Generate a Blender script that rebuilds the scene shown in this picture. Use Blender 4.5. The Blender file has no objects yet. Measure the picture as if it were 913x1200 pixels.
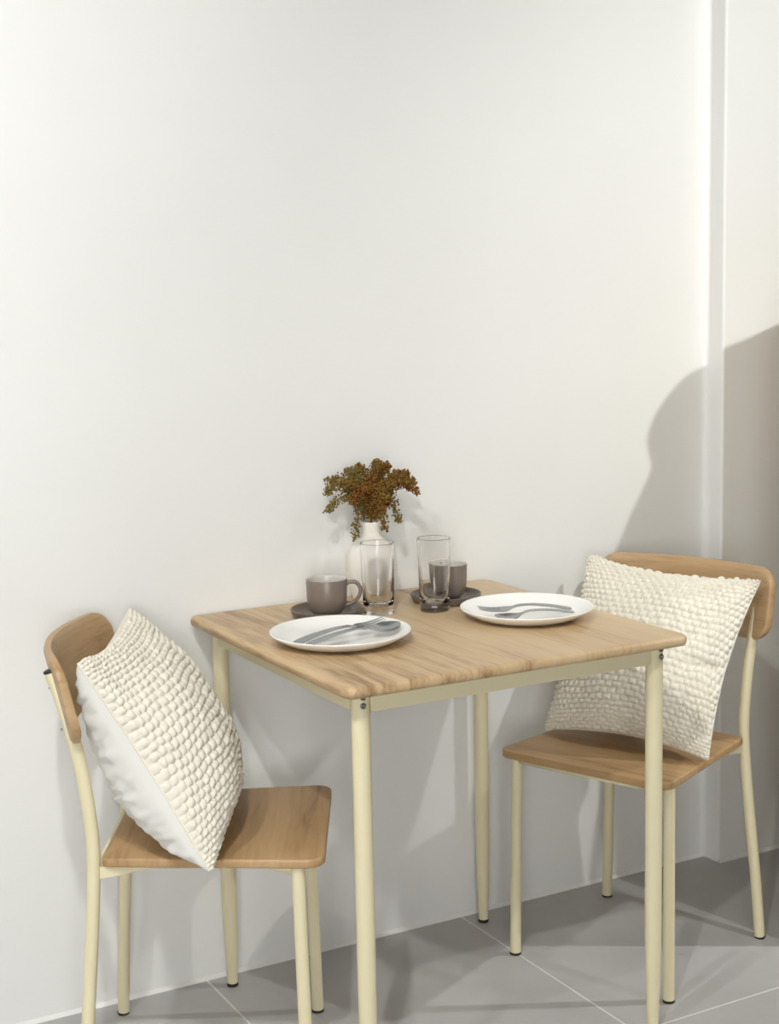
import bpy, bmesh, math, random
from mathutils import Vector, Matrix, noise as mn
rnd = random.Random(7)
S = bpy.context.scene
COL = S.collection
PI = math.pi
V = Vector

# ------------------------------------------------------------------ materials
def lin(c):
    return tuple(((x/255)/12.92 if x/255 <= .04045 else ((x/255+.055)/1.055)**2.4) for x in c) + (1,)

def new_mat(name, rgb=(200, 200, 200), rough=.5, metal=0., spec=.5):
    m = bpy.data.materials.new(name); m.use_nodes = True
    b = m.node_tree.nodes['Principled BSDF']
    b.inputs['Base Color'].default_value = lin(rgb)
    b.inputs['Roughness'].default_value = rough
    b.inputs['Metallic'].default_value = metal
    b.inputs['Specular IOR Level'].default_value = spec
    return m, m.node_tree, b

def nd(t, typ, **k):
    n = t.nodes.new(typ)
    for a, v in k.items():
        if a.startswith('i_'):
            n.inputs[a[2:].replace('_', ' ')].default_value = v
        else:
            setattr(n, a, v)
    return n

def ramp(t, stops):
    r = t.nodes.new('ShaderNodeValToRGB')
    e = r.color_ramp.elements
    while len(e) < len(stops): e.new(.5)
    for i, (p, c) in enumerate(stops):
        e[i].position = p; e[i].color = c if len(c) == 4 else lin(c)
    return r

def add_bump(t, b, height_socket, strength=.2, dist=.002):
    bp = nd(t, 'ShaderNodeBump'); bp.inputs['Strength'].default_value = strength
    bp.inputs['Distance'].default_value = dist
    t.links.new(height_socket, bp.inputs['Height']); t.links.new(bp.outputs['Normal'], b.inputs['Normal'])

def wall_mat(name, rgb, rough=.55):
    m, t, b = new_mat(name, rgb, rough)
    tc = nd(t, 'ShaderNodeTexCoord')
    n1 = nd(t, 'ShaderNodeTexNoise'); n1.inputs['Scale'].default_value = 2.2; n1.inputs['Detail'].default_value = 5
    n2 = nd(t, 'ShaderNodeTexNoise'); n2.inputs['Scale'].default_value = 60; n2.inputs['Detail'].default_value = 3
    t.links.new(tc.outputs['Object'], n1.inputs['Vector'])
    mp = nd(t, 'ShaderNodeMapping'); mp.inputs['Scale'].default_value = (.35, 1, 1.6)
    t.links.new(tc.outputs['Object'], mp.inputs['Vector']); t.links.new(mp.outputs['Vector'], n2.inputs['Vector'])
    c = lin(rgb)
    r = ramp(t, [(.3, tuple(x*.97 for x in c[:3])+(1,)), (.7, c)])
    t.links.new(n1.outputs['Fac'], r.inputs['Fac']); t.links.new(r.outputs['Color'], b.inputs['Base Color'])
    add_bump(t, b, n2.outputs['Fac'], .12, .002)
    return m

def wood_mat(name, light, mid, dark, along='Y', plank=None, rough=.42, grain=1., cross=None):
    """grain runs along one object axis; across it the tone changes, and by plank when a width is given"""
    m, t, b = new_mat(name, mid, rough)
    L = t.links.new
    tc = nd(t, 'ShaderNodeTexCoord'); sep = nd(t, 'ShaderNodeSeparateXYZ'); L(tc.outputs['Object'], sep.inputs[0])
    ax = {'X': ('X', 'Y'), 'Y': ('Y', 'X')}[along]
    a, c = sep.outputs[ax[0]], sep.outputs[cross or ax[1]]
    other = sep.outputs['X' if cross == 'Z' else 'Z']
    idv = None
    if plank:
        dv = nd(t, 'ShaderNodeMath', operation='DIVIDE'); L(c, dv.inputs[0]); dv.inputs[1].default_value = plank
        fl = nd(t, 'ShaderNodeMath', operation='FLOOR'); L(dv.outputs[0], fl.inputs[0])
        wn = nd(t, 'ShaderNodeTexWhiteNoise', noise_dimensions='1D'); L(fl.outputs[0], wn.inputs['W'])
        idv = wn.outputs['Value']
        off = nd(t, 'ShaderNodeMath', operation='MULTIPLY'); L(idv, off.inputs[0]); off.inputs[1].default_value = 7.
        a2 = nd(t, 'ShaderNodeMath', operation='ADD'); L(a, a2.inputs[0]); L(off.outputs[0], a2.inputs[1]); a = a2.outputs[0]
    cmb = nd(t, 'ShaderNodeCombineXYZ')
    sa = nd(t, 'ShaderNodeMath', operation='MULTIPLY'); L(a, sa.inputs[0]); sa.inputs[1].default_value = .09
    L(sa.outputs[0], cmb.inputs[0]); L(c, cmb.inputs[1]); 
    sz = nd(t, 'ShaderNodeMath', operation='MULTIPLY'); L(other, sz.inputs[0]); sz.inputs[1].default_value = .5
    L(sz.outputs[0], cmb.inputs[2])
    n1 = nd(t, 'ShaderNodeTexNoise'); n1.inputs['Scale'].default_value = 26; n1.inputs['Detail'].default_value = 6; n1.inputs['Roughness'].default_value = .62; n1.inputs['Distortion'].default_value = .6
    n2 = nd(t, 'ShaderNodeTexNoise'); n2.inputs['Scale'].default_value = 170; n2.inputs['Detail'].default_value = 4
    n3 = nd(t, 'ShaderNodeTexNoise'); n3.inputs['Scale'].default_value = 7; n3.inputs['Detail'].default_value = 3; n3.inputs['Distortion'].default_value = 1.2
    for n in (n1, n2, n3): L(cmb.outputs[0], n.inputs['Vector'])
    def mul(s, k):
        q = nd(t, 'ShaderNodeMath', operation='MULTIPLY'); L(s, q.inputs[0]); q.inputs[1].default_value = k; return q.outputs[0]
    def add(s, u):
        q = nd(t, 'ShaderNodeMath', operation='ADD'); L(s, q.inputs[0]); L(u, q.inputs[1]); return q.outputs[0]
    f = add(add(mul(n1.outputs['Fac'], .55), mul(n2.outputs['Fac'], .2)), mul(n3.outputs['Fac'], .25))
    if idv is not None:
        s = nd(t, 'ShaderNodeMath', operation='SUBTRACT'); L(idv, s.inputs[0]); s.inputs[1].default_value = .5
        f = add(f, mul(s.outputs[0], .12))
    w = .17/grain
    if plank:
        fr = nd(t, 'ShaderNodeMath', operation='PINGPONG'); L(c, fr.inputs[0]); fr.inputs[1].default_value = plank/2
        lt = nd(t, 'ShaderNodeMapRange'); L(fr.outputs[0], lt.inputs['Value']); lt.inputs['From Min'].default_value = .0004; lt.inputs['From Max'].default_value = .0016
        lt.inputs['To Min'].default_value = -.075; lt.inputs['To Max'].default_value = 0.
        f = add(f, lt.outputs[0])
    r = ramp(t, [(.5-w, dark), (.5-w*.25, mid), (.5+w, light)])
    L(f, r.inputs['Fac'])
    L(r.outputs['Color'], b.inputs['Base Color'])
    add_bump(t, b, n2.outputs['Fac'], .08, .001)
    return m

M = {}
M['wall'] = wall_mat('white_wall_paint', (237, 237, 234), .45)
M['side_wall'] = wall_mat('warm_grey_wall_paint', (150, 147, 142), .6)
M['ceiling'] = wall_mat('white_ceiling_paint', (214, 213, 210), .8)
M['cream'], t, b = new_mat('cream_powder_coat', (226, 216, 180), .38)
n = nd(t, 'ShaderNodeTexNoise'); n.inputs['Scale'].default_value = 900; add_bump(t, b, n.outputs['Fac'], .05, .0005)
M['rubber'], _, _ = new_mat('black_rubber', (28, 27, 26), .55)
M['steel'], _, _ = new_mat('polished_steel', (172, 174, 176), .24, 1.)
M['screw'], _, _ = new_mat('zinc_screw', (150, 148, 140), .35, 1.)
M['plate'], _, _ = new_mat('white_glazed_china', (244, 243, 238), .18)
M['vase'], t, b = new_mat('white_matt_ceramic', (238, 234, 224), .5)
n = nd(t, 'ShaderNodeTexNoise'); n.inputs['Scale'].default_value = 140; add_bump(t, b, n.outputs['Fac'], .08, .001)
M['stoneware'], t, b = new_mat('taupe_glazed_stoneware', (128, 115, 104), .32)
n = nd(t, 'ShaderNodeTexNoise'); n.inputs['Scale'].default_value = 220; n.inputs['Detail'].default_value = 4
r = ramp(t, [(.35, (116, 103, 93)), (.65, (134, 121, 110))]); t.links.new(n.outputs['Fac'], r.inputs['Fac']); t.links.new(r.outputs['Color'], b.inputs['Base Color'])
M['mug_inside'], _, _ = new_mat('pale_grey_glaze', (206, 201, 193), .25)
M['saucer'], t, b = new_mat('dark_taupe_stoneware', (108, 98, 90), .3)
n = nd(t, 'ShaderNodeTexNoise'); n.inputs['Scale'].default_value = 200
r = ramp(t, [(.35, (98, 88, 80)), (.65, (116, 105, 96))]); t.links.new(n.outputs['Fac'], r.inputs['Fac']); t.links.new(r.outputs['Color'], b.inputs['Base Color'])
M['glass'], t, b = new_mat('clear_glass', (255, 255, 255), .0)
b.inputs['Transmission Weight'].default_value = 1.; b.inputs['IOR'].default_value = 1.46
M['knit'], t, b = new_mat('cream_bobble_knit', (233, 228, 213), .95, spec=.15)
n = nd(t, 'ShaderNodeTexNoise'); n.inputs['Scale'].default_value = 420; n.inputs['Detail'].default_value = 3
r = ramp(t, [(.3, (224, 218, 201)), (.7, (240, 235, 222))]); t.links.new(n.outputs['Fac'], r.inputs['Fac']); t.links.new(r.outputs['Color'], b.inputs['Base Color'])
add_bump(t, b, n.outputs['Fac'], .35, .0015)
M['cotton'], t, b = new_mat('white_cotton', (229, 227, 221), .9, spec=.15)
n = nd(t, 'ShaderNodeTexNoise'); n.inputs['Scale'].default_value = 700; add_bump(t, b, n.outputs['Fac'], .15, .0006)
M['table_wood'] = wood_mat('light_oak_planks', (212, 187, 150), (198, 169, 129), (150, 119, 84), 'Y', .115, .4, .95)
M['seat_wood'] = wood_mat('warm_oak_seat', (192, 160, 118), (172, 138, 96), (128, 97, 62), 'Y', None, .42)
M['back_wood'] = wood_mat('warm_oak_backrest', (198, 168, 128), (178, 146, 106), (140, 108, 74), 'Y', None, .42, .9, 'Z')
for k, (c1, c2) in {'bloom_rust': ((82, 54, 26), (158, 110, 56)), 'bloom_brown': ((78, 58, 28), (162, 128, 66)), 'bloom_olive': ((84, 74, 38), (158, 138, 80))}.items():
    M[k], t, b = new_mat(k+'_dried', c1, .9, spec=.1)
    n = nd(t, 'ShaderNodeTexNoise'); n.inputs['Scale'].default_value = 260
    tc = nd(t, 'ShaderNodeTexCoord'); t.links.new(tc.outputs['Object'], n.inputs['Vector'])
    r = ramp(t, [(.35, c1), (.65, c2)]); t.links.new(n.outputs['Fac'], r.inputs['Fac']); t.links.new(r.outputs['Color'], b.inputs['Base Color'])
M['stalk'], _, _ = new_mat('dried_stalk', (112, 92, 54), .9)
M['screen'] = wood_mat('pale_ash_panel', (214, 196, 164), (200, 180, 146), (176, 152, 116), 'X', None, .6)
M['lamp_ring'], _, _ = new_mat('white_enamel', (236, 236, 234), .4)

def floor_mat():
    m, t, b = new_mat('grey_porcelain_tile', (150, 150, 148), .38)
    L = t.links.new
    tc = nd(t, 'ShaderNodeTexCoord')
    mp = nd(t, 'ShaderNodeMapping'); mp.inputs['Location'].default_value = (-.9245+.6*4, .622+.6*8, 0); mp.vector_type = 'POINT'
    L(tc.outputs['Object'], mp.inputs['Vector'])
    sep = nd(t, 'ShaderNodeSeparateXYZ'); L(mp.outputs['Vector'], sep.inputs[0])
    ds = []
    for o in ('X', 'Y'):
        q = nd(t, 'ShaderNodeMath', operation='PINGPONG'); L(sep.outputs[o], q.inputs[0]); q.inputs[1].default_value = .3
        ds.append(q.outputs[0])
    sp2 = nd(t, 'ShaderNodeSeparateXYZ'); L(tc.outputs['Object'], sp2.inputs[0])
    for k, (o, c, wd) in enumerate((('X', 2.1245, .2), ('Y', -.022, .2))):      # larger tiles to the right, a full tile up to the wall
        q = nd(t, 'ShaderNodeMath', operation='COMPARE'); L(sp2.outputs[o], q.inputs[0]); q.inputs[1].default_value = c; q.inputs[2].default_value = wd
        a = nd(t, 'ShaderNodeMath', operation='ADD'); L(ds[k], a.inputs[0]); L(q.outputs[0], a.inputs[1]); ds[k] = a.outputs[0]
    mi = nd(t, 'ShaderNodeMath', operation='MINIMUM'); L(ds[0], mi.inputs[0]); L(ds[1], mi.inputs[1])
    r = ramp(t, [(0, (1, 1, 1, 1)), (1, (0, 0, 0, 1))])
    mr = nd(t, 'ShaderNodeMapRange'); L(mi.outputs[0], mr.inputs['Value'])
    mr.inputs['From Min'].default_value = .0012; mr.inputs['From Max'].default_value = .0024
    mr.inputs['To Min'].default_value = 1; mr.inputs['To Max'].default_value = 0
    n1 = nd(t, 'ShaderNodeTexNoise'); n1.inputs['Scale'].default_value = 3.5; n1.inputs['Detail'].default_value = 7; n1.inputs['Roughness'].default_value = .6
    L(tc.outputs['Object'], n1.inputs['Vector'])
    cr = ramp(t, [(.3, (172, 171, 170)), (.7, (186, 185, 184))]); L(n1.outputs['Fac'], cr.inputs['Fac'])
    mx = nd(t, 'ShaderNodeMix', data_type='RGBA'); L(mr.outputs[0], mx.inputs['Factor'])
    L(cr.outputs['Color'], mx.inputs[6]); mx.inputs[7].default_value = lin((226, 225, 220))
    L(mx.outputs[2], b.inputs['Base Color'])
    iv = nd(t, 'ShaderNodeMath', operation='SUBTRACT'); iv.inputs[0].default_value = 1; L(mr.outputs[0], iv.inputs[1])
    add_bump(t, b, iv.outputs[0], .3, .001)
    return m
M['floor'] = floor_mat()

# ------------------------------------------------------------------ mesh helpers
def link(name, bm, mat, parent=None, smooth=True, loc=None):
    me = bpy.data.meshes.new(name)
    bm.normal_update()
    bm.to_mesh(me); bm.free()
    for m in (mat if isinstance(mat, (list, tuple)) else [mat]): me.materials.append(m)
    if smooth:
        for p in me.polygons: p.use_smooth = True
    o = bpy.data.objects.new(name, me); COL.objects.link(o)
    if parent: o.parent = parent
    if loc: o.location = loc
    return o

def auto_sharp(o, ang=40):
    me = o.data; bm = bmesh.new(); bm.from_mesh(me)
    for e in bm.edges:
        if len(e.link_faces) == 2 and e.calc_face_angle(0) > math.radians(ang): e.smooth = False
    bm.to_mesh(me); bm.free(); return o

def thing(name, label, cat, loc=(0, 0, 0), rz=0, group=None):
    o = bpy.data.objects.new(name, None); COL.objects.link(o)
    o.empty_display_size = .05
    o.location = loc; o.rotation_euler = (0, 0, rz)
    o['label'] = label; o['category'] = cat
    if group: o['group'] = group
    return o

def tag(o, label, cat, group=None):
    o['label'] = label; o['category'] = cat
    if group: o['group'] = group
    return o

def box(bm, lo, hi):
    r = bmesh.ops.create_cube(bm, size=1)
    for v in r['verts']:
        v.co = V([lo[i]+(v.co[i]+.5)*(hi[i]-lo[i]) for i in range(3)])
    return r['verts']

def struct(name, bm, mat, smooth=False):
    o = link(name, bm, mat, None, smooth); o['kind'] = 'structure'; return o

def catmull(pts, n=8):
    P = [V(p) for p in pts]; out = []
    for i in range(len(P)-1):
        a = P[max(i-1, 0)]; b = P[i]; c = P[i+1]; d = P[min(i+2, len(P)-1)]
        for k in range(n):
            s = k/n
            out.append(.5*((2*b)+(c-a)*s+(2*a-5*b+4*c-d)*s*s+(3*b-a-3*c+d)*s**3))
    out.append(P[-1]); return out

def tube(bm, pts, rad, seg=16, cap=True):
    """round tube through pts; rad a number or one per point"""
    P = [V(p) for p in pts]; n = len(P)
    if not isinstance(rad, (list, tuple)): rad = [rad]*n
    T = [(P[min(i+1, n-1)]-P[max(i-1, 0)]).normalized() for i in range(n)]
    ref = V((1, 0, 0)) if abs(T[0].x) < .8 else V((0, 1, 0))
    nrm = (ref-T[0]*ref.dot(T[0])).normalized()
    rings = []
    for i in range(n):
        nrm = (nrm-T[i]*nrm.dot(T[i])).normalized(); bi = T[i].cross(nrm)
        rings.append([bm.verts.new(P[i]+(nrm*math.cos(2*PI*k/seg)+bi*math.sin(2*PI*k/seg))*rad[i]) for k in range(seg)])
    for i in range(n-1):
        for k in range(seg):
            bm.faces.new((rings[i][k], rings[i][(k+1) % seg], rings[i+1][(k+1) % seg], rings[i+1][k]))
    if cap:
        bm.faces.new(rings[0][::-1]); bm.faces.new(rings[-1])
    return rings

def lathe(bm, prof, seg=64, mats=None):
    """revolve (r, z) profile about z; r=0 ends close in a point"""
    rings = []
    for r, z in prof:
        if r < 1e-6: rings.append([bm.verts.new((0, 0, z))])
        else: rings.append([bm.verts.new((r*math.cos(2*PI*k/seg), r*math.sin(2*PI*k/seg), z)) for k in range(seg)])
    for i in range(len(prof)-1):
        a, b = rings[i], rings[i+1]
        for k in range(seg):
            k2 = (k+1) % seg
            if len(a) == 1 and len(b) == 1: continue
            if len(a) == 1: f = bm.faces.new((a[0], b[k2], b[k]))
            elif len(b) == 1: f = bm.faces.new((a[k], a[k2], b[0]))
            else: f = bm.faces.new((a[k], a[k2], b[k2], b[k]))
            if mats: f.material_index = mats[i]
    bmesh.ops.recalc_face_normals(bm, faces=bm.faces)

def rounded_poly(corners, radii, n=8):
    """2-D polygon (ccw) with rounded corners"""
    out = []; m = len(corners)
    for i in range(m):
        p = V(corners[i]).to_2d() if len(corners[i]) > 2 else V(corners[i])
        a = V(corners[i-1]); c = V(corners[(i+1) % m])
        d1 = (a-p).normalized(); d2 = (c-p).normalized()
        ang = d1.angle(d2); r = radii[i] if isinstance(radii, (list, tuple)) else radii
        t = r/math.tan(ang/2)
        s, e = p+d1*t, p+d2*t
        bis = (d1+d2).normalized(); cen = p+bis*(r/math.sin(ang/2))
        a0 = math.atan2(s.y-cen.y, s.x-cen.x); a1 = math.atan2(e.y-cen.y, e.x-cen.x)
        da = (a1-a0+PI) % (2*PI)-PI
        for k in range(n+1):
            q = a0+da*k/n; out.append((cen.x+r*math.cos(q), cen.y+r*math.sin(q)))
    return out

def slab(bm, outline, z0, z1, rb=.004, n=3):
    """plate of a 2-D outline between z0 and z1 with rounded rims"""
    m = len(outline); P = [V(p) for p in outline]
    N = []
    for i in range(m):
        d = (P[(i+1) % m]-P[i-1]).normalized(); N.append(V((d.y, -d.x)))
    levels = []
    for k in range(n+1):
        a = PI/2*k/n; levels.append((rb*(1-math.sin(a)), z0+rb*(1-math.cos(a))))
    for k in range(n+1):
        a = PI/2*k/n; levels.append((rb*(1-math.cos(a)), z1-rb+rb*math.sin(a)))
    rings = []
    for ins, z in levels:
        rings.append([bm.verts.new((P[i].x-N[i].x*ins, P[i].y-N[i].y*ins, z)) for i in range(m)])
    for a, b in zip(rings, rings[1:]):
        for k in range(m):
            bm.faces.new((a[k], a[(k+1) % m], b[(k+1) % m], b[k]))
    bm.faces.new(rings[0][::-1]); bm.faces.new(rings[-1])

# ------------------------------------------------------------------ the room
XL, XR, YF, ZC = -2.6, 5.2, -4.2, 2.66
T = .1
bm = bmesh.new(); box(bm, (XL-T, YF-T, -.1), (XR+T, T, 0)); struct('floor', bm, M['floor'])
bm = bmesh.new(); box(bm, (XL-T, YF-T, ZC), (XR+T, T, ZC+.1)); struct('ceiling', bm, M['ceiling'])
bm = bmesh.new(); box(bm, (XL-T, 0, 0), (XR+T, T, ZC)); struct('wall_back', bm, M['wall'])
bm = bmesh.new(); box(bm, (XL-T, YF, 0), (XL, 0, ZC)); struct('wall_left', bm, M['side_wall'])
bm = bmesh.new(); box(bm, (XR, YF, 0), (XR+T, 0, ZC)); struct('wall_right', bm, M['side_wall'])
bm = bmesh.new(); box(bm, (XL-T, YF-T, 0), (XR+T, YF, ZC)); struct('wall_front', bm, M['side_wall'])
# the pier: the wall steps forward 56 mm; plaster fillet in the inner corner, eased outer corner
PX, PD = 2.215, .056
bm = bmesh.new()
prof = []
for k in range(7):
    a = PI/2*k/6; r = .018
    prof.append((PX-r+r*math.sin(a), -r+r*math.cos(a)))        # concave fillet from the wall to the side face
r = .006
for k in range(5):
    a = PI/2*k/4; prof.append((PX+r-r*math.cos(a), -PD+r-r*math.sin(a)))
prof += [(XR, -PD), (XR, .02), (PX-.018, .02)]
lo = [bm.verts.new((x, y, 0)) for x, y in prof]; hi = [bm.verts.new((x, y, ZC)) for x, y in prof]
for i in range(len(prof)):
    j = (i+1) % len(prof); bm.faces.new((lo[i], lo[j], hi[j], hi[i]))
bmesh.ops.recalc_face_normals(bm, faces=bm.faces)
struct('wall_pier', bm, M['wall'])
# sealant bead where wall meets floor
bm = bmesh.new()
pr = [(0, 0), (0, .007), (-.003, .0045), (-.007, 0)]
def bead(bm, x0, x1, y):
    A = [bm.verts.new((x0, y+p[0], p[1])) for p in pr]; B = [bm.verts.new((x1, y+p[0], p[1])) for p in pr]
    for i in range(4):
        j = (i+1) % 4; bm.faces.new((A[i], A[j], B[j], B[i]))
bead(bm, XL, PX, 0); bead(bm, PX, XR, -PD)
bmesh.ops.recalc_face_normals(bm, faces=bm.faces)
struct('baseboard_back', bm, M['wall'])

# ------------------------------------------------------------------ ceiling downlights (above the frame)
LIGHTS = [(-.33, -1.35, 20.), (2.3, -2.0, 182.), (4.0, -1.72, 270.), (.0, -2.0, 135.)]
LAMP_LABELS = ['round white ceiling downlight above the space left of the table', 'round white ceiling downlight above the table and two chairs', 'round white ceiling downlight on the far right of the row', 'round white ceiling downlight nearer the room middle, left of the table']
M['lamp_glow'], t, b = new_mat('lit_diffuser', (255, 250, 240), .5)
b.inputs['Emission Color'].default_value = (1, .96, .9, 1); b.inputs['Emission Strength'].default_value = 6.
for i, (x, y, w) in enumerate(LIGHTS):
    th = thing('ceiling_downlight', LAMP_LABELS[i], 'ceiling light', (x, y, ZC))
    bm = bmesh.new(); lathe(bm, [(.075, -.001), (.1, -.001), (.102, -.01), (.098, -.014), (.08, -.014), (.075, -.008), (.075, -.001)], 40); link('trim_ring', bm, M['lamp_ring'], th)
    bm = bmesh.new(); lathe(bm, [(0, -.006), (.076, -.006), (.076, -.002), (0, -.002)], 40); link('diffuser', bm, M['lamp_glow'], th)
    aim = {1: (78, (2.65, 0, 1.3)), 2: (44, (1.95, -.5, 0)), 3: (112, (.6, 0, .9))}.get(i)      # the tilted ones
    if aim:
        ld = bpy.data.lights.new('downlight_lamp', 'SPOT'); ld.shadow_soft_size = .03; ld.spot_size = math.radians(aim[0]); ld.spot_blend = 1.
    else:
        ld = bpy.data.lights.new('downlight_lamp', 'AREA'); ld.shape = 'DISK'; ld.size = .07
    ld.energy = w; ld.color = (1, 1, .975)
    lo_ = bpy.data.objects.new('downlight_lamp', ld); COL.objects.link(lo_); lo_.location = (x, y, ZC-.02)
    if aim: lo_.rotation_euler = (V(aim[1])-V((x, y, ZC-.02))).to_track_quat('-Z', 'Y').to_euler()

# window-shaped glowing fill light, added unseen on the wall behind the camera
WX0, WX1, WZ0, WZ1 = -1.7, -.2, .55, 1.95
bm = bmesh.new()
for lo, hi in (((WX0-.06, WZ0-.06), (WX1+.06, WZ0)), ((WX0-.06, WZ1), (WX1+.06, WZ1+.06)), ((WX0-.06, WZ0), (WX0, WZ1)), ((WX1, WZ0), (WX1+.06, WZ1)), (((WX0+WX1)/2-.025, WZ0), ((WX0+WX1)/2+.025, WZ1))):
    box(bm, (lo[0], YF, lo[1]), (hi[0], YF+.05, hi[1]))
win = struct('fill_window', bm, M['lamp_ring'])
M['pane'], t, b = new_mat('glowing_fill_pane', (235, 240, 245), .6)
b.inputs['Emission Color'].default_value = (.98, .99, 1, 1); b.inputs['Emission Strength'].default_value = 14.
bm = bmesh.new(); box(bm, (WX0, YF+.002, WZ0), (WX1, YF+.012, WZ1))
o = link('pane', bm, M['pane'], win, False)

# ------------------------------------------------------------------ dining table
TX, TY, TW, TD, TH = .913, -.004, .688, .676, .75
TZ = .0195
tab = thing('dining_table', 'square light oak dining table with cream tube legs, laid for two', 'table', (TX+TW/2, TY-TD/2, 0))
hw, hd = TW/2, TD/2
bm = bmesh.new()
slab(bm, rounded_poly([(-hw, -hd), (hw, -hd), (hw, hd), (-hw, hd)], .024, 8), TH-TZ, TH, .0085, 5)
auto_sharp(link('tabletop', bm, M['table_wood'], tab), 60)
INL = .0476
lx, ly = hw-INL, hd-INL
AZ0, AZ1 = TH-TZ-.034, TH-TZ-.0005
for k, (a, b_) in enumerate((((-lx, -ly), (lx, -ly)), ((lx, -ly), (lx, ly)), ((lx, ly), (-lx, ly)), ((-lx, ly), (-lx, -ly)))):
    bm = bmesh.new(); a = V(a); b_ = V(b_); d = (b_-a).normalized(); nn = V((d.y, -d.x))
    p0 = a+d*.014; p1 = b_-d*.014
    x0, x1 = sorted((p0.x, p1.x)); y0, y1 = sorted((p0.y, p1.y))
    if abs(d.x) > .5: box(bm, (x0, y0-.011, AZ0), (x1, y0+.011, AZ1))
    else: box(bm, (x0-.011, y0, AZ0), (x0+.011, y1, AZ1))
    bmesh.ops.bevel(bm, geom=bm.edges[:], offset=.002, segments=2, affect='EDGES')
    auto_sharp(link('apron', bm, M['cream'], tab), 50)
def screw_bm():
    bm = bmesh.new()
    lathe(bm, [(0, .0012), (.0016, .0012), (.0018, .0026), (.0044, .0026), (.0052, .0012), (.0054, 0), (0, 0)], 20)
    return bm
for sx, sy in ((-1, -1), (1, -1), (1, 1), (-1, 1)):
    cx, cy = sx*lx, sy*ly
    bm = bmesh.new()
    tube(bm, [(cx, cy, z) for z in (TH-TZ-.0005, .5, .3, .2, .12, .05, .006)], [.0155, .0155, .0155, .0153, .0142, .0118, .0102], 28)
    leg = auto_sharp(link('leg', bm, M['cream'], tab), 60)
    bm = bmesh.new(); tube(bm, [(cx, cy, z) for z in (.0066, .004, .0008, .0)], [.0104, .0112, .0112, .0104], 24)
    link('foot_pad', bm, M['rubber'], leg)
    for z in (TH-TZ-.0065, TH-TZ-.0205):
        s = link('screw', screw_bm(), M['screw'], leg)
        s.location = (cx+sx*.003, cy+sy*.0152, z); s.rotation_euler = (-sy*PI/2, 0, 0) if sy > 0 else (PI/2, 0, 0)

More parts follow.
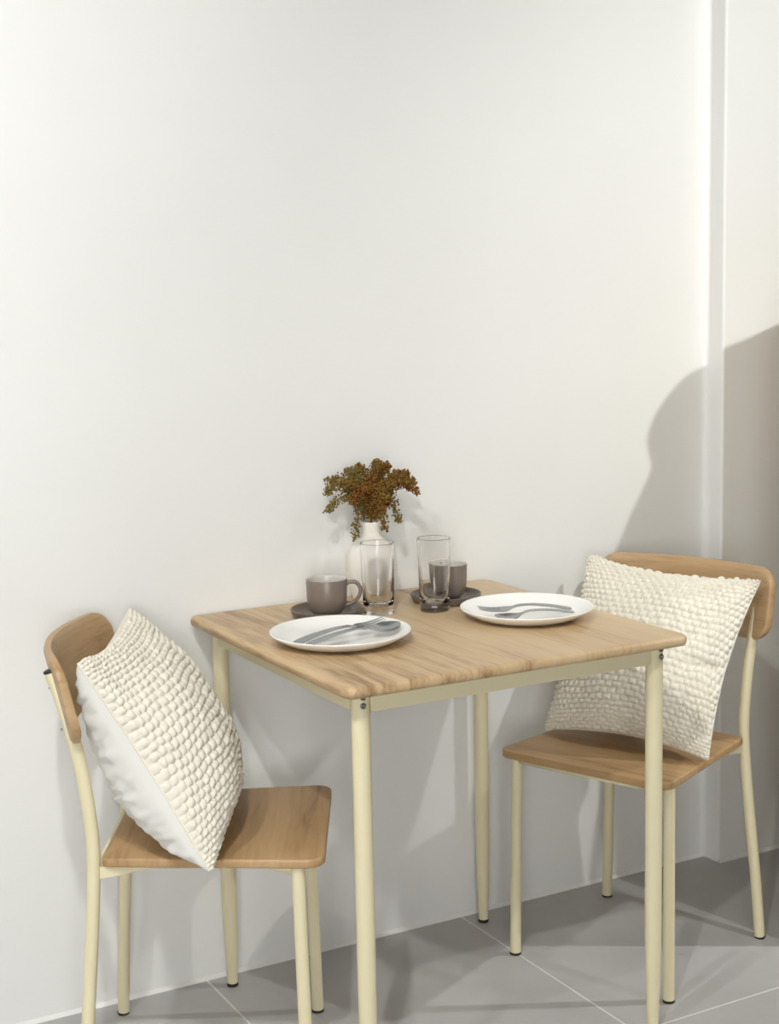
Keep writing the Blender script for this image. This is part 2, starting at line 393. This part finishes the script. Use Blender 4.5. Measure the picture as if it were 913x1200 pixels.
# ------------------------------------------------------------------ dining chairs
G = dict(fx=.1956, fw=.1788, bx=-.1781, bw=.1865, ftx=.1889, ftw=.1742, sx1=.2339, sw1=.1962, sx0=-.1359, sw0=.1672, hs=.4444, px=-.2012, pw=.1702, pz=.7666, jx=-.1495, jw=.1593)
CR = .0112
def back_curve(y, z):
    """front face of the backrest at (y, z): a wide shallow arc leaning with the posts"""
    lean = (z-.715)*-.22
    return -.2075+.047*(y/.2)**2+lean
def make_chair(label, loc, rz):
    g = G; hs = g['hs']; th = .0155
    c = thing('dining_chair', label, 'chair', loc, rz, 'oak and cream metal dining chairs')
    bm = bmesh.new()
    out = rounded_poly([(g['sx0'], -g['sw0']), (g['sx1'], -g['sw1']), (g['sx1'], g['sw1']), (g['sx0'], g['sw0'])], [.014, .03, .03, .014], 8)
    slab(bm, out, hs-th, hs, .0035, 3)
    auto_sharp(link('seat', bm, M['seat_wood'], c), 60)
    for s in (-1, 1):
        # front leg
        zt = hs-th-.0005
        top = V((g['ftx'], s*g['ftw'], zt)); ft = V((g['fx'], s*g['fw'], 0))
        bm = bmesh.new(); d = ft-top
        tube(bm, [top+d*k for k in (0, .3, .6, .988)], CR, 24)
        leg = auto_sharp(link('leg', bm, M['cream'], c), 60)
        bm = bmesh.new(); tube(bm, [top+d*k for k in (.987, .992, .998, 1)], [CR-.001, CR+.0006, CR+.0006, CR-.0005], 24)
        link('foot_pad', bm, M['rubber'], leg)
        # rear leg that carries on as the back post
        ctrl = [(g['bx'], s*g['bw'], .005), (g['bx']+.008, s*(g['bw']-.008), .14), (g['jx']-.006, s*(g['jw']+.006), .33), (g['jx'], s*g['jw'], hs), (g['jx']-.0025, s*g['jw'], .51), (g['jx']-.013, s*(g['jw']+.003), .60), (-.180, s*(g['pw']-.002), .69), (g['px'], s*g['pw'], g['pz']-.004)]
        bm = bmesh.new(); P = catmull(ctrl, 6); tube(bm, P, CR, 24)
        leg = auto_sharp(link('rear_leg', bm, M['cream'], c), 60)
        bm = bmesh.new(); tube(bm, [(g['bx']-.0008*k, s*(g['bw']+.0006*k), z) for k, z in enumerate((.0056, .003, .0006, 0))], [CR-.001, CR+.0006, CR+.0006, CR-.0005], 24)
        link('foot_pad', bm, M['rubber'], leg)
        d = (P[-1]-P[-2]).normalized()
        bm = bmesh.new(); tube(bm, [P[-1]+d*k for k in (-.001, .0005, .0035, .0048)], [CR-.001, CR+.0008, CR+.0006, CR-.003], 24)
        link('post_cap', bm, M['rubber'], leg)
        for z in (.665, .735):
            xx = g['px']+(z-g['pz'])*-.235
            sc = link('screw', screw_bm(), M['screw'], leg); sc.location = (xx-CR+.0006, s*(g['pw']-.001), z+.001); sc.rotation_euler = (0, -PI/2, 0); sc.scale = (.45, .45, .6)
        # frame under the seat
        bm = bmesh.new(); zr = hs-th-.0125
        tube(bm, [(g['jx']+.002, s*g['jw'], zr), (g['jx']+.035, s*(g['jw']-.034), zr+.003), (g['ftx']-.06, s*(g['ftw']-.04), zr+.003), (g['ftx']-.002, s*(g['ftw']-.006), zr)], .0085, 16)
        link('side_rail', bm, M['cream'], c)
        bm = bmesh.new()
        v = [(g['jx']+.004, s*(g['jw']+.004)), (g['jx']+.125, s*(g['jw']-.012)), (g['jx']+.115, s*(g['jw']-.032)), (g['jx']+.006, s*(g['jw']-.12))]
        z1 = hs-th-.0006
        lo_ = [bm.verts.new((x, y, z1-(.021 if i in (0, 3) else .004))) for i, (x, y) in enumerate(v)]; hi_ = [bm.verts.new((x, y, z1)) for x, y in v]
        bm.faces.new(lo_); bm.faces.new(hi_)
        for i in range(4): bm.faces.new((lo_[i], lo_[(i+1) % 4], hi_[(i+1) % 4], hi_[i]))
        bmesh.ops.recalc_face_normals(bm, faces=bm.faces)
        link('corner_bracket', bm, M['cream'], c, False)
    for x, w in ((g['jx']+.004, g['jw']-.002), (g['ftx'], g['ftw']-.004)):
        bm = bmesh.new(); tube(bm, [(x, -w, zr), (x, 0, zr), (x, w, zr)], .0085, 16)
        link('cross_rail', bm, M['cream'], c)
    # curved backrest board with rounded ends
    bm = bmesh.new()
    z0, z1, hwid, R_ = .643, .789, .205, .042
    zc, hz = (z0+z1)/2, (z1-z0)/2; nu, nv = 56, 14; tk = .0165
    cols = []
    for i in range(11):
        a_ = PI/2*(1-i/10); cols.append((-(hwid-R_)-R_*math.sin(a_), hz-R_+R_*math.cos(a_)))
    for i in range(1, 30): cols.append((-(hwid-R_)+2*(hwid-R_)*i/30, hz))
    cols += [(-y, h) for y, h in cols[10::-1]]
    nu = len(cols)-1
    F, B = [], []
    for y, h in cols:
        u = y/hwid
        rf, rb = [], []
        for j in range(nv+1):
            q = math.sin(PI/2*(-1+2*j/nv)); q = .35*q+.65*(-1+2*j/nv); z = zc+h*q
            x = back_curve(y, z)
            edge = min(1, (1-abs(q))*h/.004, (1-abs(u))*hwid/.004)
            ins = .0032*(1-math.sqrt(max(0, 1-(1-edge)**2)))
            sl = .47*y/.2
            nx, ny = 1/math.hypot(1, sl), -sl/math.hypot(1, sl)
            rf.append(bm.verts.new((x-nx*ins, y-ny*ins, z))); rb.append(bm.verts.new((x-nx*(tk-ins), y-ny*(tk-ins), z)))
        F.append(rf); B.append(rb)
    for i in range(nu):
        for j in range(nv):
            bm.faces.new((F[i][j], F[i+1][j], F[i+1][j+1], F[i][j+1])); bm.faces.new((B[i][j], B[i][j+1], B[i+1][j+1], B[i+1][j]))
    for i in range(nu):
        bm.faces.new((F[i][0], B[i][0], B[i+1][0], F[i+1][0])); bm.faces.new((F[i][nv], F[i+1][nv], B[i+1][nv], B[i][nv]))
    for j in range(nv):
        bm.faces.new((F[0][j], F[0][j+1], B[0][j+1], B[0][j])); bm.faces.new((F[nu][j], B[nu][j], B[nu][j+1], F[nu][j+1]))
    bmesh.ops.recalc_face_normals(bm, faces=bm.faces)
    auto_sharp(link('backrest', bm, M['back_wood'], c), 50)
    return c
A1, A2 = -.4998, 3.5159
O1, O2 = V((.8004, -.3023, 0)), V((1.769, -.3197, 0))
make_chair('oak and cream metal chair at the left end of the table, facing right', O1, A1)
make_chair('oak and cream metal chair at the right end of the table, facing left', O2, A2)
def chair_pt(O, a, p):
    return V((O.x+p[0]*math.cos(a)-p[1]*math.sin(a), O.y+p[0]*math.sin(a)+p[1]*math.cos(a), p[2]))

# ------------------------------------------------------------------ cushions
def make_cushion(label, O, a, quad, Tf, Tb, pinch, seed, fold=0.):
    """quad: chair-local corners low-A, low-B, up-B, up-A, where B is on the chair's left (+y)"""
    q = [V(p) for p in quad]
    base = chair_pt(O, a, tuple((q[0]+q[1])/2)); base.z = G['hs']
    th = thing('throw_cushion', label, 'cushion', base, a, 'cream knitted cushions')
    off = V((0, 0, 0)); cl = (q[0]+q[1])/2; cl.z = G['hs']
    q = [p-cl for p in q]
    N = ((q[1]-q[0]).cross(q[3]-q[0])).normalized()
    if N.x < 0: N = -N
    def mid(u, v):
        # pull the edges in between the corners
        pu, pv = pinch
        uu = u*(1-pu*(1-v*v)*(.35+.65*u*u)); vv = v*(1-pv*(1-u*u)*(.35+.65*v*v))
        k = 1-.022*(u*v)**4; uu *= k; vv *= k
        s, t = (uu+1)/2, (vv+1)/2
        return q[0]*(1-s)*(1-t)+q[1]*s*(1-t)+q[2]*s*t+q[3]*(1-s)*t
    def bulge(u, v, T):
        a_ = max(0, 1-u*u); b_ = max(0, 1-v*v)
        return T*(1-.2*v*a_)*(a_*b_)**.42*(.7+.3*(a_*b_)**.5)
    def soft(u, v, k, s):
        return k*mn.noise(V((u*1.7+seed, v*1.7, s)))
    def surf(u, v, side):
        T = Tf if side > 0 else Tb
        d = bulge(u, v, T)
        w = min(1, (1-u*u)*3)*min(1, (1-v*v)*3)
        d += soft(u, v, .012*w, 3.3 if side > 0 else 8.1)
        d -= fold*min(1, max(0, (u-.5)/.4))*math.exp(-((v+.06+.12*(1-u))/.06)**2)*min(1, (1-u*u)*6)
        if side < 0:
            # soft creases in the plain cloth, running from the seam to the middle
            e = w*(1-.75*w)*4
            d += .0055*e*mn.noise(V((u*4, v*13+seed, 2.))) + (.0035)*e*mn.noise(V((u*9+4, v*16, 6.)))
        p = mid(u, v)+N*(d*side)
        return p
    NX, NY = 25, 33
    def even(s): return .4*s+.6*math.sin(PI/2*s)
    def build(side, nu, nv, knit):
        bm = bmesh.new(); P = []
        for i in range(nu+1):
            row = []
            u = even(-1+2*i/nu)
            for j in range(nv+1):
                row.append(surf(u, even(-1+2*j/nv), side))
            P.append(row)
        if knit:
            Q = [[p.copy() for p in r] for r in P]
            for i in range(1, nu):
                for j in range(1, nv):
                    n_ = (P[i+1][j]-P[i-1][j]).cross(P[i][j+1]-P[i][j-1])
                    if n_.length < 1e-12: continue
                    n_.normalize()
                    if n_.dot(N)*side < 0: n_ = -n_
                    x = i/nu*NX; y = j/nv*NY
                    y += .3*mn.noise(V((x*.35, y*.35, seed)))+.12*mn.noise(V((x*.9, y*.3, seed+9)))
                    jr = math.floor(y); x += .5*(jr % 2)+.2*mn.noise(V((x*.8, jr*3.1, seed+5)))
                    fx, fy = x-math.floor(x)-.5, y-jr-.5
                    hgt = max(0, 1-abs(2*fx)**2.4)**.5*max(0, 1-abs(2*fy)**2.2)**.5
                    amp = .0094*(.8+.4*mn.noise(V((math.floor(x)*2.3, jr*1.7, 1.))))
                    ed = min(1, min(i, nu-i, )/6, min(j, nv-j)/6)
                    Q[i][j] = P[i][j]+n_*(amp*hgt*(.75+.25*ed)-.002)
            P = Q
        # keep the cloth on top of the seat
        vs = []
        for r in P:
            rr = []
            for p in r:
                zmin = .0012+.0 if knit else .001
                if p.z < zmin: p = V((p.x, p.y, zmin+(.0004 if knit else 0)))
                rr.append(bm.verts.new(p))
            vs.append(rr)
        for i in range(nu):
            for j in range(nv):
                f = (vs[i][j], vs[i+1][j], vs[i+1][j+1], vs[i][j+1])
                bm.faces.new(f if side > 0 else f[::-1])
        return bm
    link('knitted_front', build(1, NX*12, NY*10, True), M['knit'], th)
    link('plain_back', build(-1, 90, 120, False), M['cotton'], th)
    # corded seam all round
    bm = bmesh.new(); pts = []
    K = 60
    for k in range(K): pts.append((-1+2*k/K, -1))
    for k in range(K): pts.append((1, -1+2*k/K))
    for k in range(K): pts.append((1-2*k/K, 1))
    for k in range(K): pts.append((-1, 1-2*k/K))
    loop = [mid(u, v) for u, v in pts]
    for p in loop: p.z = max(p.z, .004)
    loop.append(loop[0].copy())
    tube(bm, loop, .0019, 8, cap=False)
    link('seam', bm, M['knit'], th)
    return th
make_cushion('cream bobble knit cushion with white back, standing on the left chair', O1, A1,
             [(.055, -.252, .446), (.05, .165, .456), (-.138, .205, .79), (-.149, -.222, .79)], .098, .115, (.1, .12), 1.)
make_cushion('cream bobble knit cushion leaning on the right chair, seen from its knitted front', O2, A2,
             [(.091, -.176, .453), (.082, .201, .452), (-.144, .199, .774), (-.142, -.211, .79)], .078, .07, (.12, .12), 4., .016)

# ------------------------------------------------------------------ tableware
def make_plate(label, x, y):
    bm = bmesh.new()
    prof = [(0, .0042), (.05, .0042), (.082, .0048), (.098, .0085), (.112, .0155), (.1225, .0212), (.1248, .0222), (.1258, .0214), (.1252, .0196), (.114, .0118), (.1, .0045), (.088, .0012), (.078, .0), (.074, .0014), (0, .0014)]
    lathe(bm, prof, 96)
    o = link('dinner_plate', bm, M['plate'], None, True, (x, y, TH+.0003))
    return tag(o, label, 'plate', 'white dinner plates on the table')
PL1, PL2 = (1.058, -.376), (1.446, -.388)
make_plate('round white dinner plate on the left front of the table', *PL1)
make_plate('round white dinner plate at the right end of the table before the cushion', *PL2)

def stations(st, n=6):
    """st: (s, half width, z, half thickness, dish) along the length, smoothly filled in"""
    out = []
    for i in range(len(st)-1):
        a = st[max(i-1, 0)]; b = st[i]; c = st[i+1]; d = st[min(i+2, len(st)-1)]
        for k in range(n):
            s = k/n
            out.append(tuple(.5*(2*b[q]+(c[q]-a[q])*s+(2*a[q]-5*b[q]+4*c[q]-d[q])*s*s+(3*b[q]-a[q]-3*c[q]+d[q])*s**3) for q in range(5)))
    out.append(st[-1]); return out
def blade(bm, st, m=8):
    """flat bar whose cross-section is dished; s along x, width along y"""
    rows = []
    for s, w, z, h, dish in st:
        w = max(w, .0004)
        top = [bm.verts.new((s, w*(-1+2*k/m), z+h+dish*((-1+2*k/m)**2-1))) for k in range(m+1)]
        bot = [bm.verts.new((s, w*(-1+2*k/m), z-h*(.3 if k in (0, m) else 1)+dish*((-1+2*k/m)**2-1))) for k in range(m+1)]
        rows.append((top, bot))
    for (t0, b0), (t1, b1) in zip(rows, rows[1:]):
        for k in range(m):
            bm.faces.new((t0[k], t1[k], t1[k+1], t0[k+1])); bm.faces.new((b0[k], b0[k+1], b1[k+1], b1[k]))
        bm.faces.new((t0[0], b0[0], b1[0], t1[0])); bm.faces.new((t0[m], t1[m], b1[m], b0[m]))
    for (t_, b_) in (rows[0], rows[-1]):
        bm.faces.new(t_+b_[::-1])
    bmesh.ops.recalc_face_normals(bm, faces=bm.faces)
def spoon_bm(L=.19, flip=1):
    bm = bmesh.new(); k = L/.19
    st = [(0, .0045, .004, .0011, 0), (.012, .0075, .0055, .0012, 0), (.04, .0066, .0105, .0012, 0), (.08, .0042, .0145, .0014, 0), (.112, .0026, .0145, .0016, 0), (.128, .0034, .0105, .0015, .0005),
          (.14, .0125, .0085, .0009, .0035), (.155, .0195, .0075, .0007, .0062), (.17, .0195, .0078, .0007, .0062), (.182, .0135, .0095, .0007, .0035), (.19, .0025, .0115, .0007, .0003)]
    blade(bm, [(s*k, w, z, h, d*flip) for s, w, z, h, d in stations(st, 6)], 10); return bm
def fork_bm(L=.19):
    bm = bmesh.new(); k = L/.19
    st = [(0, .0045, .004, .0011, 0), (.012, .0075, .0055, .0012, 0), (.04, .0066, .0105, .0012, 0), (.08, .0042, .0145, .0014, 0), (.108, .0028, .0135, .0016, 0), (.122, .0045, .0095, .0014, 0), (.132, .0108, .0072, .0011, 0), (.146, .0122, .006, .001, 0)]
    blade(bm, [(s*k, w, z, h, d) for s, w, z, h, d in stations(st, 6)], 8)
    for q in range(4):
        c = -.0122+.0122*2*(q+.5)/4
        m0 = len(bm.verts)
        bm2 = bmesh.new()
        st2 = [(.1455, .0022, .006, .001, 0), (.16, .0019, .006, .001, 0), (.176, .0016, .0075, .0009, 0), (.19, .0007, .0105, .0006, 0)]
        blade(bm2, [(s*k, w, z, h, d) for s, w, z, h, d in stations(st2, 4)], 2)
        for v in bm2.verts: v.co.y += c
        me = bpy.data.meshes.new('tine_tmp'); bm2.to_mesh(me); bm2.free(); bm.from_mesh(me); bpy.data.meshes.remove(me)
    return bm
def cutlery(name, bm, label, cat, p0, p1, z=.0, roll=0., group=None, pitch=0.):
    d = V((p1[0]-p0[0], p1[1]-p0[1], 0))
    o = link(name, bm, M['steel'], None, True, (p0[0], p0[1], TH+z))
    o.rotation_euler = (roll, pitch, math.atan2(d.y, d.x))
    auto_sharp(o, 60)
    return tag(o, label, cat, group)
cutlery('fork', fork_bm(.204), 'steel fork lying tines right on the left plate', 'fork', (.957, -.396), (1.157, -.357), .0098, .3, 'forks on the plates', -.03)
cutlery('spoon', spoon_bm(.2), 'steel spoon lying bowl right on the left plate', 'spoon', (.968, -.428), (1.16, -.397), .0128, .18, 'spoons on the plates', -.012)
cutlery('fork', fork_bm(.18), 'steel fork lying tines left on the right plate', 'fork', (1.52, -.428), (1.352, -.37), .0102, -.17, 'forks on the plates', -.03)
cutlery('spoon', spoon_bm(.16, 1), 'steel spoon lying bowl left on the right plate', 'spoon', (1.508, -.452), (1.352, -.427), .0093, -.1, 'spoons on the plates')

def make_saucer(label, x, y):
    bm = bmesh.new()
    prof = [(0, .0042), (.052, .0042), (.059, .005), (.0635, .0078), (.0672, .0142), (.0684, .0158), (.0702, .016), (.0714, .0148), (.0706, .0124), (.0682, .006), (.0655, .0015), (.062, .0), (.058, .0), (.056, .0012), (0, .0012)]
    lathe(bm, prof, 72)
    return tag(link('saucer', bm, M['saucer'], None, True, (x, y, TH+.0003)), label, 'saucer', 'taupe saucers under the mugs')
def make_mug(label, x, y, rz):
    th = thing('coffee_mug', label, 'mug', (x, y, TH+.0048), rz, 'taupe mugs on saucers')
    bm = bmesh.new(); H = .0695
    prof = [(0, .0012), (.019, .0012), (.0205, 0), (.0235, .0004), (.0285, .0045), (.0335, .012), (.037, .022), (.0385, .034), (.0395, H-.002), (.0388, H), (.0372, H), (.0365, H-.003), (.0343, .034), (.032, .018), (.026, .009), (.015, .006), (0, .0055)]
    mats = [0]*(len(prof)-1)
    for i in range(10, len(prof)-1): mats[i] = 1
    mats[9] = 1
    lathe(bm, prof, 64, mats)
    link('body', bm, [M['stoneware'], M['mug_inside']], th)
    bm = bmesh.new()
    hp = catmull([(.037, 0, .0585), (.044, 0, .0622), (.056, 0, .0612), (.064, 0, .05), (.0625, 0, .037), (.055, 0, .0265), (.045, 0, .0205), (.0355, 0, .0185)], 5)
    rings = tube(bm, hp, .0038, 14)
    for v in bm.verts: v.co.y *= 1.45
    link('handle', bm, M['stoneware'], th)
    return th
SA1, SA2 = (1.139, -.162), (1.402, -.166)
make_saucer('taupe saucer under the mug behind the left plate', *SA1)
make_saucer('taupe saucer under the mug behind the right glass', *SA2)
make_mug('taupe mug with its handle to the right, behind the left plate', 1.134, -.172, -.5)
make_mug('taupe mug half hidden behind the right glass, handle out of sight', 1.4085, -.163, 1.25)

def make_glass(label, x, y, rt, rb, H):
    bm = bmesh.new(); w = .0018
    prof = [(0, .0006), (rb-.004, .0006), (rb-.001, .0), (rb, .002), (rb+(rt-rb)*.03, H*.03), (rb+(rt-rb)*.5, H*.5), (rt-(rt-rb)*.02, H*.98), (rt, H-.001), (rt-.0005, H-.0002), (rt-w*.5, H), (rt-w+.0005, H-.0002), (rt-w, H-.001), (rt-w-(rt-rb)*.02, H*.98), (rb+(rt-rb)*.5-.0032, H*.5), (rb+(rt-rb)*.25-.0048, H*.25), (rb-.0066, .022), (rb-.0095, .0165), (rb-.016, .0146), (0, .014)]
    lathe(bm, prof, 72)
    return tag(auto_sharp(link('drinking_glass', bm, M['glass'], None, True, (x, y, TH+.0003)), 28), label, 'glass', 'clear tumblers on the table')
make_glass('tall clear tumbler in front of the white vase', 1.231, -.199, .0335, .0292, .138)
make_glass('tall clear tumbler in front of the half hidden mug', 1.335, -.236, .0325, .029, .142)

# vase and dried flowers
VX, VY = 1.286, -.072
bm = bmesh.new()
prof = [(0, .003), (.03, .003), (.034, .0), (.038, .002), (.0445, .02), (.049, .045), (.0505, .068), (.049, .088), (.043, .105), (.032, .119), (.021, .128), (.0165, .136), (.0162, .148), (.0185, .158), (.0175, .1595), (.0152, .158), (.0132, .148), (.0134, .137), (.018, .126), (.03, .114), (.04, .1), (.046, .07), (.04, .02), (.03, .008), (0, .007)]
P = catmull([(r, 0, z) for r, z in prof[:13]], 4)
prof = [(max(p.x, 0), p.z) for p in P]+prof[13:]
lathe(bm, prof, 72)
tag(link('vase', bm, M['vase'], None, True, (VX, VY, TH+.0003)), 'white bottle shaped ceramic vase near the wall holding dried flowers', 'vase')

bq = thing('dried_flower_bunch', 'rust and olive dried flower bunch standing in the white vase', 'dried flowers', (VX, VY, TH+.16))
RX, UPX = 1/576, 1/572
# (right, up in mm-ish pixels from the vase mouth, depth, droop, kind, density)
SPR = [(-26, 58, .0, 0, 'bloom_olive', 1.), (-8, 60, .02, 0, 'bloom_brown', 1.1), (6, 66, -.015, 0, 'bloom_brown', 1.1), (24, 60, .01, 0, 'bloom_rust', 1.2), (40, 50, -.01, .0, 'bloom_rust', 1.3), (52, 38, .005, .012, 'bloom_brown', 1.3),
       (46, 30, -.03, .012, 'bloom_rust', 1.1), (-50, 36, .0, .010, 'bloom_olive', 1.), (-36, 44, -.02, .004, 'bloom_brown', 1.1), (-52, 16, -.01, .012, 'bloom_olive', .7), (-30, 24, -.035, .01, 'bloom_rust', 1.2),
       (-24, -18, -.02, .03, 'bloom_olive', .75), (28, -4, -.02, .03, 'bloom_olive', .8), (2, -8, -.05, .035, 'bloom_brown', 1.), (-14, 40, -.04, .0, 'bloom_rust', 1.1), (14, 42, -.045, .0, 'bloom_brown', 1.1), (30, 30, .025, .0, 'bloom_brown', 1.), (-16, 26, .03, 0, 'bloom_brown', 1.), (4, 26, -.05, .01, 'bloom_brown', 1.2), (16, 20, -.02, .015, 'bloom_rust', .8), (34, 44, -.03, .004, 'bloom_brown', 1.1), (-4, 50, -.03, .0, 'bloom_rust', 1.), (18, 54, .015, .0, 'bloom_olive', .9), (2, 14, -.045, .02, 'bloom_rust', 1.1), (-46, 48, .01, .004, 'bloom_brown', .5)]
ico = bmesh.new(); bmesh.ops.create_icosphere(ico, subdivisions=1, radius=1)
IV = [v.co.copy() for v in ico.verts]; IF = [[v.index for v in f.verts] for f in ico.faces]; ico.free()
for (sx, sy, dep, droop, kind, dens) in SPR:
    ex = V((sx*RX*1.13-.55*dep*0, dep, sy*UPX+.003))
    apex = V((ex.x*.55, ex.y*.6, max(ex.z, 0)*.72+droop*1.6+.016))
    path = catmull([(0, 0, -.10), (0, 0, -.012), (ex.x*.12, ex.y*.2, .014+.2*max(ex.z, 0)), apex, ex], 8)
    bm = bmesh.new()
    tube(bm, path, [.0009]*(len(path)-1)+[.0005], 6)
    sp = link('flower_sprig', bm, M['stalk'], bq)
    verts, faces = [], []
    npt = len(path)
    for _ in range(int(470*dens)):
        t_ = (npt-1)*(1-.52*rnd.random()**1.1); i = min(int(t_), npt-2); p = path[i].lerp(path[i+1], t_-i)
        frac = (t_/(npt-1)-.48)/.52
        rad = .0232*(1-.6*frac)*rnd.random()**.55
        dv = V((rnd.gauss(0, 1), rnd.gauss(0, 1), rnd.gauss(0, 1))).normalized()
        p = p+dv*rad
        if p.y > .06: p.y = .06
        if math.hypot(p.x, p.y) < .024 and p.z < .004: continue
        s = rnd.uniform(.0011, .0023)
        k0 = len(verts)
        sc = V((rnd.uniform(.8, 1.2), rnd.uniform(.8, 1.2), rnd.uniform(.8, 1.4)))
        verts += [(p.x+v.x*s*sc.x, p.y+v.y*s*sc.y, p.z+v.z*s*sc.z) for v in IV]; faces += [[k0+q for q in f] for f in IF]
    me = bpy.data.meshes.new('blossom'); me.from_pydata(verts, [], faces); me.materials.append(M[kind])
    for p_ in me.polygons: p_.use_smooth = True
    o = bpy.data.objects.new('blossom', me); COL.objects.link(o); o.parent = sp

# ------------------------------------------------------------------ made-up arched panel outside the frame, outline shaped to cast the wall's round shadow
L3 = V((LIGHTS[1][0], LIGHTS[1][1], ZC-.02))
SP, SQ = V((2.03, -.485, 0)), V((2.6, -.28, 0))
SD = (SQ-SP).normalized(); SN = V((SD.y, -SD.x, 0))
shadow = [(1.95, 0, .766), (2.0, 0, .86), (2.055, 0, .955), (2.043, 0, 1.0), (2.046, 0, 1.04), (2.08, 0, 1.095), (2.15, 0, 1.157), (2.215, -.03, 1.203), (2.30, -.056, 1.247), (2.384, -.056, 1.274), (2.46, -.056, 1.288), (2.58, -.056, 1.292), (2.72, -.056, 1.28), (2.84, -.056, 1.25)]
pts = []
for p in shadow:
    d = V(p)-L3; s = (SP-L3).dot(SN)/d.dot(SN); h = L3+d*s
    pts.append(((h-SP).dot(SD), h.z))
scr = thing('shadow_caster', 'unseen arched wooden panel added right of the chairs to shadow the wall', 'screen', SP, math.atan2(SD.y, SD.x))
cv = [(p.x, p.z) for p in catmull([(a, 0, b) for a, b in pts], 5)]
xe = max(cv[-1][0], .8)
outline = [(cv[0][0], .02)]+cv+[(cv[-1][0]+.02, cv[-1][1]-.02), (cv[-1][0]+.02, .02)]
bm = bmesh.new()
f0 = [bm.verts.new((x, 0, z)) for x, z in outline]; f1 = [bm.verts.new((x, -.022, z)) for x, z in outline]
bm.faces.new(f0); bm.faces.new(f1[::-1])
for i in range(len(outline)):
    j = (i+1) % len(outline); bm.faces.new((f0[i], f1[i], f1[j], f0[j]))
bmesh.ops.recalc_face_normals(bm, faces=bm.faces)
link('panel', bm, M['screen'], scr, False)
# second leaf added to block the right downlight, hinged at the far edge
hx, hh, lw = cv[-1][0]+.026, cv[-1][1]-.03, .5
bm = bmesh.new()
arch = [(0, .02), (0, hh-.16)]+[(lw/2-lw/2*math.cos(PI*k/16), hh-.16+.16*math.sin(PI*k/16)) for k in range(1, 16)]+[(lw, hh-.16), (lw, .02)]
a_ = math.radians(-72)
def leaf(x, d, z): return (hx+x*math.cos(a_)-d*math.sin(a_), x*math.sin(a_)+d*math.cos(a_), z)
f0 = [bm.verts.new(leaf(x, 0, z)) for x, z in arch]; f1 = [bm.verts.new(leaf(x, .022, z)) for x, z in arch]
bm.faces.new(f0); bm.faces.new(f1[::-1])
for i in range(len(arch)):
    j = (i+1) % len(arch); bm.faces.new((f0[i], f1[i], f1[j], f0[j]))
bmesh.ops.recalc_face_normals(bm, faces=bm.faces)
link('panel', bm, M['screen'], scr, False)
for x in (cv[0][0]+.14, cv[-1][0]-.04):
    bm = bmesh.new(); box(bm, (x-.02, -.06, 0), (x+.02, .04, .0198)); bmesh.ops.bevel(bm, geom=bm.edges[:], offset=.003, segments=2, affect='EDGES')
    link('foot', bm, M['screen'], scr, False)

# ------------------------------------------------------------------ camera, world, view
cam = bpy.data.cameras.new('camera'); co = bpy.data.objects.new('camera', cam); COL.objects.link(co)
yaw, pit, rol = -.5028, .1384, -.0210
f = V((-math.sin(yaw)*math.cos(pit), math.cos(yaw)*math.cos(pit), -math.sin(pit)))
r = V((math.cos(yaw), math.sin(yaw), 0)); u = r.cross(f)
r2 = r*math.cos(rol)+u*math.sin(rol); u2 = -r*math.sin(rol)+u*math.cos(rol)
co.matrix_world = Matrix(((r2.x, u2.x, -f.x, -.1132), (r2.y, u2.y, -f.y, -2.6948), (r2.z, u2.z, -f.z, 1.3415), (0, 0, 0, 1)))
cam.sensor_fit = 'VERTICAL'; cam.sensor_height = 36; cam.lens = 36*1756.06/1200; cam.clip_start = .05
S.camera = co
w = bpy.data.worlds.new('world'); S.world = w; w.use_nodes = True
w.node_tree.nodes['Background'].inputs[0].default_value = (.9, .95, 1, 1); w.node_tree.nodes['Background'].inputs[1].default_value = .3
S.view_settings.view_transform = 'Standard'; S.view_settings.look = 'None'; S.view_settings.gamma = 1; S.view_settings.use_curve_mapping = False
S.view_settings.exposure = -.29
